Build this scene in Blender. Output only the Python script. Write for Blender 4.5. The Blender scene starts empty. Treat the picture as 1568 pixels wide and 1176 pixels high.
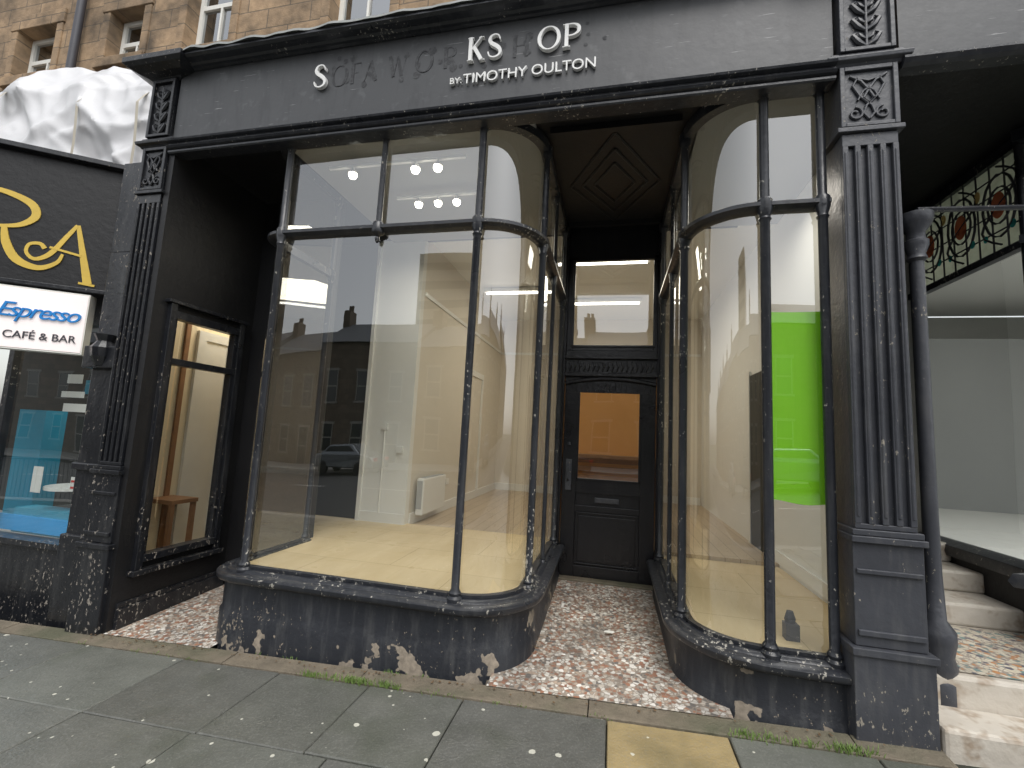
import bpy, bmesh, math, random
import numpy as np
from mathutils import Vector, Matrix, noise as mnoise
random.seed(7)
C=bpy.context.scene.collection
def g(x): return .042*max(-30,min(30,x))
# ------------------------------------------------------------------ materials
def newmat(name):
    m=bpy.data.materials.new(name); m.use_nodes=True
    nt=m.node_tree; b=nt.nodes['Principled BSDF']; return m,nt,b
def N(nt,t,**k):
    n=nt.nodes.new(t)
    for a,v in k.items():
        if a in n.inputs: n.inputs[a].default_value=v
        else: setattr(n,a,v)
    return n
def pos(nt):
    for n in nt.nodes:
        if n.bl_idname=='ShaderNodeNewGeometry': return n.outputs['Position']
    return nt.nodes.new('ShaderNodeNewGeometry').outputs['Position']
def noi(nt,scale,detail=6,rough=.6,vec=None,stretch=None):
    n=N(nt,'ShaderNodeTexNoise'); n.inputs['Scale'].default_value=scale; n.inputs['Detail'].default_value=min(detail,3); n.inputs['Roughness'].default_value=rough
    v=vec or pos(nt)
    if stretch:
        mp=N(nt,'ShaderNodeMapping'); mp.inputs['Scale'].default_value=stretch; nt.links.new(v,mp.inputs['Vector']); v=mp.outputs[0]
    nt.links.new(v,n.inputs['Vector']); return n.outputs['Fac']
def ramp(nt,fac,stops,interp='LINEAR'):
    r=N(nt,'ShaderNodeValToRGB'); r.color_ramp.interpolation=interp; e=r.color_ramp.elements
    while len(e)<len(stops): e.new(.5)
    for i,(p,c) in enumerate(stops):
        e[i].position=p; e[i].color=(c,c,c,1) if not hasattr(c,'__len__') else (*c[:3],1)
    nt.links.new(fac,r.inputs[0]); return r.outputs[0]
def mix(nt,fac,a,b,mode='MIX'):
    n=N(nt,'ShaderNodeMix'); n.data_type='RGBA'; n.blend_type=mode
    for s,i in ((fac,0),(a,6),(b,7)):
        if hasattr(s,'node'): nt.links.new(s,n.inputs[i])
        else: n.inputs[i].default_value=s if i==0 else (*s[:3],1)
    return n.outputs[2]
def math_(nt,op,a,b=None,c=None,clamp=False):
    n=N(nt,'ShaderNodeMath'); n.operation=op; n.use_clamp=clamp
    for i,s in enumerate((a,b,c)):
        if s is None: continue
        if hasattr(s,'node'): nt.links.new(s,n.inputs[i])
        else: n.inputs[i].default_value=s
    return n.outputs[0]
def bump(nt,b,h,strength=.3,dist=.01):
    n=N(nt,'ShaderNodeBump'); n.inputs['Strength'].default_value=strength; n.inputs['Distance'].default_value=dist
    nt.links.new(h,n.inputs['Height']); nt.links.new(n.outputs[0],b.inputs['Normal'])
def simple(name,col,rough=.5,var=.15,vs=4,bs=.1,bscale=40,metal=0,spec=.5):
    m,nt,b=newmat(name); f=noi(nt,vs)
    c=mix(nt,f,[x*(1-var) for x in col],[min(1,x*(1+var)) for x in col])
    nt.links.new(c,b.inputs['Base Color']); b.inputs['Roughness'].default_value=rough; b.inputs['Metallic'].default_value=metal
    b.inputs['Specular IOR Level'].default_value=spec
    if bs>.1: bump(nt,b,noi(nt,bscale),bs,.004)
    return m
def emis(name,col,st):
    m,nt,b=newmat(name); b.inputs['Base Color'].default_value=(*col,1); b.inputs['Emission Color'].default_value=(*col,1); b.inputs['Emission Strength'].default_value=st
    try: m.cycles.emission_sampling='NONE'
    except Exception: pass
    return m
def paint(name,col=(.035,.037,.042),chips=.5,rough=.38,low=.05,chipcol=(.32,.29,.24),grime=.5,patch=0,lowz=(-.2,1.1)):
    m,nt,b=newmat(name)
    big=noi(nt,1.7,4,.65); st=noi(nt,7,4,.6,stretch=(2.2,2.2,.35))
    c=mix(nt,big,[x*.6 for x in col],[x*1.4 for x in col])
    dust=math_(nt,'MULTIPLY',ramp(nt,st,[(.50,0),(.75,1)]),.28*grime)
    c=mix(nt,dust,c,(.17,.168,.16))
    h=noi(nt,18,3,.65)
    if chips or patch:
        sx=N(nt,'ShaderNodeSeparateXYZ'); nt.links.new(pos(nt),sx.inputs[0])
        lowf=N(nt,'ShaderNodeMapRange'); lowf.inputs[1].default_value=lowz[0]; lowf.inputs[2].default_value=lowz[1]; lowf.inputs[3].default_value=1; lowf.inputs[4].default_value=0
        nt.links.new(sx.outputs[2],lowf.inputs[0])
        big2=math_(nt,'MULTIPLY',math_(nt,'SUBTRACT',noi(nt,2.3,1),.5),.35)
        v=math_(nt,'ADD',math_(nt,'ADD',noi(nt,42,3,.68,stretch=(1,1,.55)),math_(nt,'MULTIPLY',lowf.outputs[0],low)),big2)
        t=.73-.06*chips
        mk=ramp(nt,v,[(t,0),(t+.012,1)])
        if patch:
            v2=math_(nt,'ADD',math_(nt,'ADD',noi(nt,4.2,3,.62),math_(nt,'MULTIPLY',h,.12)),math_(nt,'MULTIPLY',lowf.outputs[0],patch))
            mk=math_(nt,'MAXIMUM',mk,ramp(nt,v2,[(.725,0),(.735,1)]))
        c2=mix(nt,noi(nt,26,2),[x*.3 for x in chipcol],[x*1.4 for x in chipcol])
        c=mix(nt,mk,c,c2)
        r=math_(nt,'ADD',math_(nt,'MULTIPLY',mk,.4),math_(nt,'ADD',rough-.12,math_(nt,'MULTIPLY',big,.25)))
    else: r=math_(nt,'ADD',rough-.12,math_(nt,'MULTIPLY',big,.25))
    nt.links.new(c,b.inputs['Base Color']); nt.links.new(r,b.inputs['Roughness'])
    bump(nt,b,h,.45,.008); return m
M={}
M['black']=paint('black_gloss_paint',(.011,.012,.015),.9,.30,low=.06,chipcol=(.30,.27,.23))
M['riser']=paint('weathered_riser_paint',(.018,.020,.025),.75,.38,low=.05,chipcol=(.26,.22,.17),grime=.8,patch=.19,lowz=(-.2,.16))
M['pil']=paint('pilaster_paint',(.048,.051,.060),.55,.40,grime=.8,low=.09,lowz=(-.1,.5))
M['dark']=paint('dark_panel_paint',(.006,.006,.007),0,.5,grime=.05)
M['door']=paint('door_paint',(.008,.008,.010),0,.30,grime=.12)
M['trim']=paint('moulding_paint',(.020,.022,.027),.95,.30,grime=.55,chipcol=(.40,.38,.33))
m,nt,b=newmat('fascia_paint'); c=mix(nt,noi(nt,1.1,4,.6),(.038,.040,.043),(.066,.068,.071))
sp=noi(nt,7,4,.55); c=mix(nt,math_(nt,'MULTIPLY',ramp(nt,sp,[(.60,0),(.68,1)]),.22),c,(.15,.155,.16))
sc=noi(nt,22,4,.6,stretch=(.16,1,3)); c=mix(nt,math_(nt,'MULTIPLY',ramp(nt,sc,[(.67,0),(.70,1)]),.5),c,(.45,.45,.45))
sc=noi(nt,5,4,.7,stretch=(1.6,1,.35)); c=mix(nt,math_(nt,'MULTIPLY',ramp(nt,sc,[(.50,0),(.72,1)]),.55),c,(.022,.023,.025))
nt.links.new(c,b.inputs['Base Color']); b.inputs['Roughness'].default_value=.42; bump(nt,b,noi(nt,9,3),.2,.010); M['fascia']=m
m,nt,b=newmat('letter_ghost_residue'); c=mix(nt,ramp(nt,noi(nt,22,4,.7),[(.45,0),(.62,1)]),(.036,.037,.040),(.072,.075,.079)); nt.links.new(c,b.inputs['Base Color']); b.inputs['Roughness'].default_value=.7; M['ghost']=m
M['white']=simple('white_letter_acrylic',(.80,.80,.78),.4,.08,12)
M['gold']=simple('gold_leaf_letter',(.62,.43,.07),.4,.15,10)
M['cream']=simple('cream_wall_paint',(.72,.67,.58),.8,.05,1.5)
M['hall']=simple('hall_cream_paint',(.78,.66,.45),.8,.04,1.5)
M['whitewall']=simple('white_wall_paint',(.80,.80,.77),.8,.03,1.5)
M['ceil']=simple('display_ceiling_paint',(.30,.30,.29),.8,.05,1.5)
M['greywall']=simple('grey_wall_paint',(.42,.43,.43),.8,.06,1.5)
M['darkwall']=simple('dark_wall_and_unlit_depth',(.018,.022,.019),.6,.2,2)  # dark tone also painted where the interior is only unlit depth
M['orange']=simple('orange_wall_paint',(.75,.36,.10),.7,.08,2)
M['heater']=simple('enamel_heater_white',(.8,.8,.77),.4,.03)
M['timber']=simple('brown_timber',(.26,.13,.06),.5,.3,9)
m,nt,b=newmat('plywood_floor'); f=noi(nt,5,3,.6,stretch=(1,.25,1)); c=mix(nt,f,(.56,.42,.22),(.76,.62,.40)); b.inputs['Roughness'].default_value=.6
br=N(nt,'ShaderNodeTexBrick'); nt.links.new(pos(nt),br.inputs[0]); br.inputs['Scale'].default_value=1; br.inputs['Brick Width'].default_value=1.22; br.inputs['Row Height'].default_value=.61; br.inputs['Mortar Size'].default_value=.002
for k_,c_ in (('Color1',(1,1,1,1)),('Color2',(.93,.93,.93,1)),('Mortar',(.45,.4,.3,1))): br.inputs[k_].default_value=c_
nt.links.new(mix(nt,1.0,c,br.outputs[0],'MULTIPLY'),b.inputs['Base Color']); M['ply']=m
m,nt,b=newmat('laminate_floor'); br=N(nt,'ShaderNodeTexBrick'); mp=N(nt,'ShaderNodeMapping'); mp.inputs['Rotation'].default_value=(0,0,math.pi/2); nt.links.new(pos(nt),mp.inputs[0]); nt.links.new(mp.outputs[0],br.inputs[0])
br.inputs['Scale'].default_value=1; br.inputs['Brick Width'].default_value=1.2; br.inputs['Row Height'].default_value=.15; br.inputs['Mortar Size'].default_value=.003
br.inputs['Color1'].default_value=(.44,.34,.23,1); br.inputs['Color2'].default_value=(.53,.42,.29,1); br.inputs['Mortar'].default_value=(.2,.14,.08,1)
nt.links.new(br.outputs[0],b.inputs['Base Color']); b.inputs['Roughness'].default_value=.35; M['lam']=m
def glass(name,tint=(.93,.95,.93),base=.13,wob=.12):
    m,nt,b=newmat(name); nt.nodes.remove(b); out=nt.nodes['Material Output']
    lw=N(nt,'ShaderNodeLayerWeight'); lw.inputs['Blend'].default_value=.5
    f=math_(nt,'ADD',math_(nt,'MULTIPLY',math_(nt,'POWER',lw.outputs['Facing'],4),.87-base*.5),base,clamp=True)
    tr=N(nt,'ShaderNodeBsdfTransparent'); tr.inputs[0].default_value=(*tint,1)
    gl=N(nt,'ShaderNodeBsdfGlossy'); gl.inputs['Roughness'].default_value=.006; gl.inputs['Color'].default_value=(.96,.98,1,1)
    bp=N(nt,'ShaderNodeBump'); bp.inputs['Strength'].default_value=wob; bp.inputs['Distance'].default_value=.02; nt.links.new(noi(nt,1.3,0),bp.inputs['Height']); nt.links.new(bp.outputs[0],gl.inputs['Normal'])
    mx=N(nt,'ShaderNodeMixShader'); nt.links.new(f,mx.inputs[0]); nt.links.new(tr.outputs[0],mx.inputs[1]); nt.links.new(gl.outputs[0],mx.inputs[2]); nt.links.new(mx.outputs[0],out.inputs[0]); return m
M['glass']=glass('shop_glass',base=.18,wob=.16); M['glass2']=glass('house_window_glass',(.25,.27,.28),.3)
# pavement
m,nt,b=newmat('paving_slab_stone'); at=N(nt,'ShaderNodeAttribute'); at.attribute_name='tone'
c=mix(nt,noi(nt,3.2,4,.7),(.080,.083,.076),(.17,.173,.16)); c=mix(nt,1.0,c,at.outputs['Color'],'MULTIPLY')
c=mix(nt,math_(nt,'MULTIPLY',ramp(nt,noi(nt,85,2,.6),[(.52,0),(.72,1)]),.35),c,(.26,.26,.24))
c=mix(nt,math_(nt,'MULTIPLY',ramp(nt,noi(nt,1.1,4,.7),[(.5,0),(.7,1)]),.5),c,(.045,.055,.032))
wn=noi(nt,60,1)
def dots(scale,r,thr):
    vo=N(nt,'ShaderNodeTexVoronoi'); vo.inputs['Scale'].default_value=scale; nt.links.new(pos(nt),vo.inputs[0])
    wob=math_(nt,'ADD',vo.outputs['Distance'],math_(nt,'MULTIPLY',math_(nt,'SUBTRACT',wn,.5),.07))
    s_=N(nt,'ShaderNodeSeparateColor'); nt.links.new(vo.outputs['Color'],s_.inputs[0])
    return math_(nt,'MULTIPLY',math_(nt,'LESS_THAN',wob,math_(nt,'MULTIPLY',s_.outputs[1],r)),math_(nt,'GREATER_THAN',s_.outputs[0],thr))
gum=math_(nt,'MAXIMUM',dots(6,.13,.35),dots(13,.16,.72))
c=mix(nt,math_(nt,'MULTIPLY',gum,.8),c,(.62,.61,.52)); nt.links.new(c,b.inputs['Base Color'])
nt.links.new(ramp(nt,noi(nt,1.8,3),[(.35,.26),(.65,.56)]),b.inputs['Roughness'])
bump(nt,b,math_(nt,'ADD',noi(nt,60,2,.7),math_(nt,'MULTIPLY',noi(nt,7,3),1.5)),.45,.008); M['slab']=m
M['grout']=simple('paving_joint_grit',(.03,.031,.022),.95,.5,30,.5)
m,nt,b=newmat('threshold_stone'); c=mix(nt,noi(nt,8,4,.7),(.08,.068,.05),(.24,.20,.145)); c=mix(nt,ramp(nt,noi(nt,1.5,4),[(.45,0),(.62,.7)]),c,(.07,.08,.045)); nt.links.new(c,b.inputs['Base Color']); b.inputs['Roughness'].default_value=.75; bump(nt,b,noi(nt,24,3,.7),.7,.015); M['thr']=m
def terrazzo(name,scale,cols,mort,dirt=.5):
    m,nt,b=newmat(name); vo=N(nt,'ShaderNodeTexVoronoi'); vo.inputs['Scale'].default_value=scale; nt.links.new(pos(nt),vo.inputs[0])
    ve=N(nt,'ShaderNodeTexVoronoi'); ve.feature='DISTANCE_TO_EDGE'; ve.inputs['Scale'].default_value=scale; nt.links.new(pos(nt),ve.inputs[0])
    s=N(nt,'ShaderNodeSeparateColor'); nt.links.new(vo.outputs['Color'],s.inputs[0])
    c=ramp(nt,s.outputs[0],[(i/len(cols),k) for i,k in enumerate(cols)],'CONSTANT')
    e=math_(nt,'ADD',ve.outputs['Distance'],math_(nt,'MULTIPLY',math_(nt,'SUBTRACT',s.outputs[1],.5),.22))
    c=mix(nt,ramp(nt,e,[(.06,0),(.11,1)]),mort,c)
    c=mix(nt,ramp(nt,noi(nt,2.2,4,.7),[(.35,dirt),(.62,0)]),c,(.10,.088,.075)); nt.links.new(c,b.inputs['Base Color']); b.inputs['Roughness'].default_value=.38; return m
M['terr']=terrazzo('terrazzo_chips',38,[(.70,.67,.61),(.36,.17,.10),(.52,.48,.42),(.28,.14,.09),(.80,.77,.71),(.16,.15,.14),(.45,.35,.27),(.60,.54,.46)],(.30,.255,.21),.55)
M['mosaic']=terrazzo('mosaic_tiles',34,[(.62,.56,.43),(.66,.60,.48),(.16,.28,.27),(.6,.55,.43),(.50,.24,.10),(.60,.55,.44),(.12,.12,.15)],(.35,.30,.25),.35)
m,nt,b=newmat('step_marble'); c=mix(nt,noi(nt,3,4,.65),(.40,.35,.28),(.68,.64,.57)); c=mix(nt,ramp(nt,noi(nt,5,4,.8),[(.50,0),(.64,.7)]),c,(.27,.19,.12)); nt.links.new(c,b.inputs['Base Color']); b.inputs['Roughness'].default_value=.4; bump(nt,b,noi(nt,14,3),.5,.012); M['marble']=m
def ashlar(name,c1,c2,mort,bw,rh,dirt=.5):
    m,nt,b=newmat(name); mp=N(nt,'ShaderNodeMapping'); mp.inputs['Rotation'].default_value=(math.pi/2,0,0); nt.links.new(pos(nt),mp.inputs[0])
    br=N(nt,'ShaderNodeTexBrick'); nt.links.new(mp.outputs[0],br.inputs[0]); br.inputs['Scale'].default_value=1; br.inputs['Brick Width'].default_value=bw; br.inputs['Row Height'].default_value=rh; br.inputs['Mortar Size'].default_value=.008; br.inputs['Bias'].default_value=0
    br.inputs['Color1'].default_value=(*c1,1); br.inputs['Color2'].default_value=(*c2,1); br.inputs['Mortar'].default_value=(*mort,1)
    c=mix(nt,math_(nt,'MULTIPLY',ramp(nt,noi(nt,1.6,4,.7),[(.40,0),(.7,1)]),dirt),br.outputs[0],(.07,.055,.04))
    c=mix(nt,.6,c,mix(nt,noi(nt,9,4,.7),(.2,.2,.2),(1,1,1)),'MULTIPLY')
    nt.links.new(c,b.inputs['Base Color']); b.inputs['Roughness'].default_value=.9
    bump(nt,b,math_(nt,'ADD',noi(nt,14,3,.7),math_(nt,'MULTIPLY',br.outputs['Fac'],-.8)),.5,.02); return m
M['stone']=ashlar('sandstone_ashlar',(.54,.37,.22),(.37,.26,.16),(.22,.17,.12),.62,.27,.85)
M['stone2']=ashlar('soot_sandstone',(.20,.15,.11),(.13,.10,.075),(.10,.08,.06),.7,.3)
M['concrete']=ashlar('panel_concrete',(.5,.47,.42),(.45,.42,.38),(.3,.3,.3),6,2.8,.2)
M['slate']=simple('roof_slate',(.07,.075,.085),.7,.3,6)
M['asphalt']=simple('asphalt',(.05,.05,.05),.8,.25,20,.4,90)
M['kerb']=simple('kerb_granite',(.25,.24,.22),.8,.25,8,.3)
M['roadpaint']=simple('road_line_paint',(.75,.74,.7),.7,.1,20)
M['ground']=simple('ground_soil',(.10,.11,.08),.95,.3,2)
M['sash']=simple('window_frame_white',(.74,.73,.68),.5,.08)
M['lead']=simple('lead_sheet',(.24,.25,.24),.7,.5,5,.3)
M['plastic']=simple('white_sheeting',(.62,.62,.63),.30,.10,5,.2)
M['tape']=simple('brown_tape',(.45,.41,.33),.6,.1)
M['green']=simple('lime_green_card',(.27,.68,.010),.6,.04,2)
M['grass']=simple('grass_blades',(.12,.19,.04),.7,.5,25)
M['leaf']=simple('leaf_debris',(.13,.08,.04),.8,.6,40)
M['carpaint']=simple('car_paint_silver',(.25,.27,.29),.25,.05,metal=.6); M['tyre']=simple('tyre_rubber',(.02,.02,.02),.8); M['carglass']=simple('car_glass_dark',(.02,.025,.03),.05)
M['red']=simple('red_lens',(.6,.02,.01),.3); M['steel']=simple('steel',(.4,.4,.4),.35,.1,metal=.9)
M['teal']=simple('teal_blue_paint',(.02,.30,.46),.5,.15,3); M['blue']=simple('bright_blue_paint',(.01,.36,.80),.4,.1,3); M['bluet']=simple('blue_letter',(.01,.22,.6),.4); M['txt']=simple('dark_letter',(.05,.05,.06),.5)
M['lightbox']=emis('sign_lightbox_face',(.88,.80,.78),.25)
M['bulb']=emis('lit_bulb',(1,.95,.82),14); M['tube']=emis('lit_tube',(1,.95,.86),6)
def tinted(name,col):
    m,nt,b=newmat(name); nt.nodes.remove(b); out=nt.nodes['Material Output']
    tl=N(nt,'ShaderNodeBsdfTranslucent'); df=N(nt,'ShaderNodeBsdfDiffuse'); c=mix(nt,noi(nt,8,3),[x*.6 for x in col],[min(1,x*1.2) for x in col]); nt.links.new(c,df.inputs[0]); nt.links.new(c,tl.inputs[0])
    gl=N(nt,'ShaderNodeBsdfGlossy'); gl.inputs['Roughness'].default_value=.05
    m1=N(nt,'ShaderNodeMixShader'); m1.inputs[0].default_value=.35; nt.links.new(tl.outputs[0],m1.inputs[1]); nt.links.new(df.outputs[0],m1.inputs[2])
    m2=N(nt,'ShaderNodeMixShader'); m2.inputs[0].default_value=.10; nt.links.new(m1.outputs[0],m2.inputs[1]); nt.links.new(gl.outputs[0],m2.inputs[2]); nt.links.new(m2.outputs[0],out.inputs[0]); return m
M['sg']=[tinted('stained_glass_pale',(.50,.54,.42)),tinted('stained_glass_red',(.50,.14,.08)),tinted('stained_glass_teal',(.05,.34,.36)),tinted('stained_glass_amber',(.65,.45,.2))]
# ------------------------------------------------------------------ mesh helpers
def empty(name):
    o=bpy.data.objects.new(name,None); C.objects.link(o); return o
def mk(name,verts,faces,mat,parent=None,smooth=False):
    me=bpy.data.meshes.new(name); me.from_pydata(verts,[],faces); me.update()
    bm=bmesh.new(); bm.from_mesh(me); bmesh.ops.recalc_face_normals(bm,faces=bm.faces); bm.to_mesh(me); bm.free()
    o=bpy.data.objects.new(name,me); C.objects.link(o)
    me.materials.append(mat)
    if smooth:
        for p in me.polygons: p.use_smooth=True
        me.set_sharp_from_angle(angle=math.radians(40))
    if parent: o.parent=parent
    return o
class B:
    def __init__(s): s.v=[]; s.f=[]
    def add(s,v,f):
        n=len(s.v); s.v+=[tuple(a) for a in v]; s.f+=[tuple(i+n for i in q) for q in f]; return s
    def box(s,x0,x1,y0,y1,z0,z1):
        return s.add([(x0,y0,z0),(x1,y0,z0),(x1,y1,z0),(x0,y1,z0),(x0,y0,z1),(x1,y0,z1),(x1,y1,z1),(x0,y1,z1)],[(0,3,2,1),(4,5,6,7),(0,1,5,4),(1,2,6,5),(2,3,7,6),(3,0,4,7)])
    def cyl(s,x,y,prof,n=14):
        v=[];f=[]
        for r,z in prof:
            for k in range(n): a=2*math.pi*k/n; v.append((x+r*math.cos(a),y+r*math.sin(a),z))
        for i in range(len(prof)-1):
            for k in range(n): f.append((i*n+k,i*n+(k+1)%n,(i+1)*n+(k+1)%n,(i+1)*n+k))
        f.append(tuple(range(n-1,-1,-1))); f.append(tuple((len(prof)-1)*n+k for k in range(n)))
        return s.add(v,f)
    def tube(s,pts,r,n=8):
        v=[];f=[];P=[Vector(p) for p in pts]
        for i,p in enumerate(P):
            t=(P[min(i+1,len(P)-1)]-P[max(i-1,0)]).normalized()
            a=t.cross(Vector((0,1,0)))
            if a.length<.1: a=t.cross(Vector((0,0,1)))
            a.normalize(); bb=t.cross(a)
            rr=r[i] if hasattr(r,'__len__') else r
            for k in range(n): q=2*math.pi*k/n; v.append(p+a*rr*math.cos(q)+bb*rr*math.sin(q))
        for i in range(len(P)-1):
            for k in range(n): f.append((i*n+k,i*n+(k+1)%n,(i+1)*n+(k+1)%n,(i+1)*n+k))
        f.append(tuple(range(n))); f.append(tuple((len(P)-1)*n+k for k in range(n)))
        return s.add(v,f)
    def sweep(s,path,prof):
        P=[Vector(p) for p in path]; n=len(P); v=[]; L=len(prof)
        for i,p in enumerate(P):
            d0=(P[i]-P[i-1]).normalized() if i>0 else None; d1=(P[i+1]-P[i]).normalized() if i<n-1 else None
            d0=d0 or d1; d1=d1 or d0
            n0=Vector((d0.y,-d0.x)); n1=Vector((d1.y,-d1.x)); m=(n0+n1).normalized(); k=1/max(.3,m.dot(n0))
            for o,z in prof: v.append((p.x+m.x*o*k,p.y+m.y*o*k,z))
        f=[]
        for i in range(n-1):
            for j in range(L): f.append((i*L+j,i*L+(j+1)%L,(i+1)*L+(j+1)%L,(i+1)*L+j))
        f.append(tuple(range(L))); f.append(tuple((n-1)*L+j for j in range(L)))
        return s.add(v,f)
    def sheet(s,path,z0,z1,off=0):
        P=[Vector(p) for p in path]; v=[]; n=len(P)
        for i,p in enumerate(P):
            d=(P[min(i+1,n-1)]-P[max(i-1,0)]).normalized(); q=p+Vector((d.y,-d.x))*off
            v+=[(q.x,q.y,z0),(q.x,q.y,z1)]
        return s.add(v,[(2*i,2*i+2,2*i+3,2*i+1) for i in range(n-1)])
    def done(s,name,mat,parent=None,smooth=False,bevel=0):
        o=mk(name,s.v,s.f,mat,parent,smooth)
        if bevel:
            md=o.modifiers.new('b','BEVEL'); md.width=bevel; md.segments=2; md.limit_method='ANGLE'; md.angle_limit=math.radians(50)
        return o
def arc(cx,cy,r,a0,a1,n=10):
    return [(cx+r*math.cos(math.radians(a0+(a1-a0)*i/n)),cy+r*math.sin(math.radians(a0+(a1-a0)*i/n))) for i in range(n+1)]
def text(name,body,size,loc,rotz,mat,parent,ext=.01,shear=0,spacing=1,sx=1,align='LEFT'):
    c=bpy.data.curves.new(name,'FONT'); c.body=body; c.size=size; c.extrude=ext; c.shear=shear; c.space_character=spacing; c.align_x=align
    o=bpy.data.objects.new(name,c); C.objects.link(o); o.location=loc; o.rotation_euler=(math.pi/2,0,rotz); o.scale=(sx,1,1); c.materials.append(mat); o.parent=parent; return o
# ------------------------------------------------------------------ camera
yaw,pit,rol=[math.radians(a) for a in (12.89,6.45,2.96)]
F=Vector((-math.sin(yaw)*math.cos(pit),math.cos(yaw)*math.cos(pit),math.sin(pit))); r0=Vector((math.cos(yaw),math.sin(yaw),0)); u0=r0.cross(F)
Rr=math.cos(rol)*r0+math.sin(rol)*u0; Uu=-math.sin(rol)*r0+math.cos(rol)*u0
cam=bpy.data.cameras.new('camera'); co=bpy.data.objects.new('camera',cam); C.objects.link(co)
mw=Matrix.Identity(4)
for i in range(3): mw[i][0]=Rr[i]; mw[i][1]=Uu[i]; mw[i][2]=-F[i]
mw[2][3]=1.6; co.matrix_world=mw; cam.sensor_width=36; cam.lens=683.8/1568*36; cam.clip_end=2000; cam.clip_start=.05
bpy.context.scene.camera=co
# ------------------------------------------------------------------ world / sun
w=bpy.data.worlds.new('World'); bpy.context.scene.world=w; w.use_nodes=True; nt=w.node_tree; bg=nt.nodes['Background']
sky=N(nt,'ShaderNodeTexSky'); sky.sky_type='NISHITA'; sky.sun_disc=False; sky.sun_elevation=math.radians(58); sky.sun_rotation=math.radians(150); sky.dust_density=2.0; sky.air_density=1.3
hs=N(nt,'ShaderNodeHueSaturation'); hs.inputs['Saturation'].default_value=.15; hs.inputs['Value'].default_value=1.7; nt.links.new(sky.outputs[0],hs.inputs['Color']); nt.links.new(hs.outputs[0],bg.inputs[0]); bg.inputs[1].default_value=.15
sl=bpy.data.lights.new('sun','SUN'); sl.energy=1.5; sl.angle=math.radians(35); sl.color=(1,.97,.93); so=bpy.data.objects.new('sun',sl); C.objects.link(so)
el,az=math.radians(58),math.radians(150)
sd=Vector((math.sin(az)*math.cos(el),math.cos(az)*math.cos(el),math.sin(el))); so.rotation_euler=sd.to_track_quat('Z','Y').to_euler()
sc=bpy.context.scene; sc.view_settings.view_transform='Standard'; sc.view_settings.look='None'; sc.view_settings.exposure=0
# ------------------------------------------------------------------ ground, road, pavement
def strip(name,y0,y1,dz,mat,x0=-60,x1=60):
    xs=[x0]+[x for x in range(-30,31,10) if x0<x<x1]+[x1]; v=[];f=[]
    for x in xs: v+=[(x,y0,g(x)+dz),(x,y1,g(x)+dz)]
    for i in range(len(xs)-1): f.append((2*i,2*i+2,2*i+3,2*i+1))
    return mk(name,v,f,mat)
v=[];f=[]; gx=[-900,-60,-30,-20,-10,0,10,20,30,60,900]
for x in gx: v+=[(x,-900,g(x)-.3),(x,900,g(x)-.3)]
mk('ground',v,[(2*i,2*i+2,2*i+3,2*i+1) for i in range(len(gx)-1)],M['ground'])
strip('road',-13.5,-1.9,-.13,M['asphalt'])
bb=B()
for i in range(-14,14): bb.add([(x,y,g(x)-.126) for x,y in ((i*4,-7.65),(i*4+2,-7.65),(i*4+2,-7.55),(i*4,-7.55))],[(0,1,2,3)])
bb.done('road_marking',M['roadpaint'])
def kerb(name,y0,y1):
    b_=B()
    for i in range(-33,33):
        x0,x1=i*.92,i*.92+.91; b_.box(x0,x1,y0,y1,0,1)
        n=len(b_.v)-8
        for k in range(8):
            q=b_.v[n+k]; b_.v[n+k]=(q[0],q[1],g(q[0])+(-.2 if q[2]==0 else .0))
    b_.done(name,M['kerb'],bevel=.015)
kerb('kerb',-1.9,-1.62); kerb('kerb',-13.78,-13.5)
strip('far_pavement',-18,-13.78,-.01,M['kerb'])
strip('pavement_bed',-1.62,3.0,-.035,M['grout'])
v=[];f=[];tone=[]
rows=[2.845,2.20,1.52,.86,.2,-.45,-1.05,-1.615]
for r in range(len(rows)-1):
    y1,y0=rows[r],rows[r+1]
    if r==0: xs=[.01,.66]
    else: xs=[-.3+.35*(r%2),.5+.35*(r%2)]
    while xs[-1]<9: xs.append(xs[-1]+random.uniform(.6,.92))
    while xs[0]>-12: xs.insert(0,xs[0]-random.uniform(.6,.92))
    for i in range(len(xs)-1):
        x0,x1=xs[i]+.004,xs[i+1]-.004; ya,yb=y0+.004,y1-.004; tz=[random.uniform(-.003,.003) for _ in range(4)]; n=len(v)
        t=random.uniform(.82,1.10); tt=(t,t*random.uniform(.98,1.02),t*random.uniform(.94,1.0))
        if r==0 and abs(xs[i]-.01)<.001: tt=(2.6,1.95,1.05)
        c=[(x0,ya),(x1,ya),(x1,yb),(x0,yb)]; q=.005
        ci=[(x0+q,ya+q),(x1-q,ya+q),(x1-q,yb-q),(x0+q,yb-q)]
        v+=[(a,b_,g(a)-.03) for a,b_ in c]+[(a,b_,g(a)-.006+tz[k]) for k,(a,b_) in enumerate(c)]+[(a,b_,g(a)+tz[k]) for k,(a,b_) in enumerate(ci)]
        for k in range(4):
            k2=(k+1)%4; f+=[(n+k,n+k2,n+4+k2,n+4+k),(n+4+k,n+4+k2,n+8+k2,n+8+k)]
        f.append((n+8,n+9,n+10,n+11)); tone+=[tt]*12
o=mk('pavement',v,f,M['slab']); ca=o.data.color_attributes.new('tone','FLOAT_COLOR','POINT')
for i,t in enumerate(tone): ca.data[i].color=(*t,1)
bb=B(); x=-7
random.seed(3)
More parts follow.
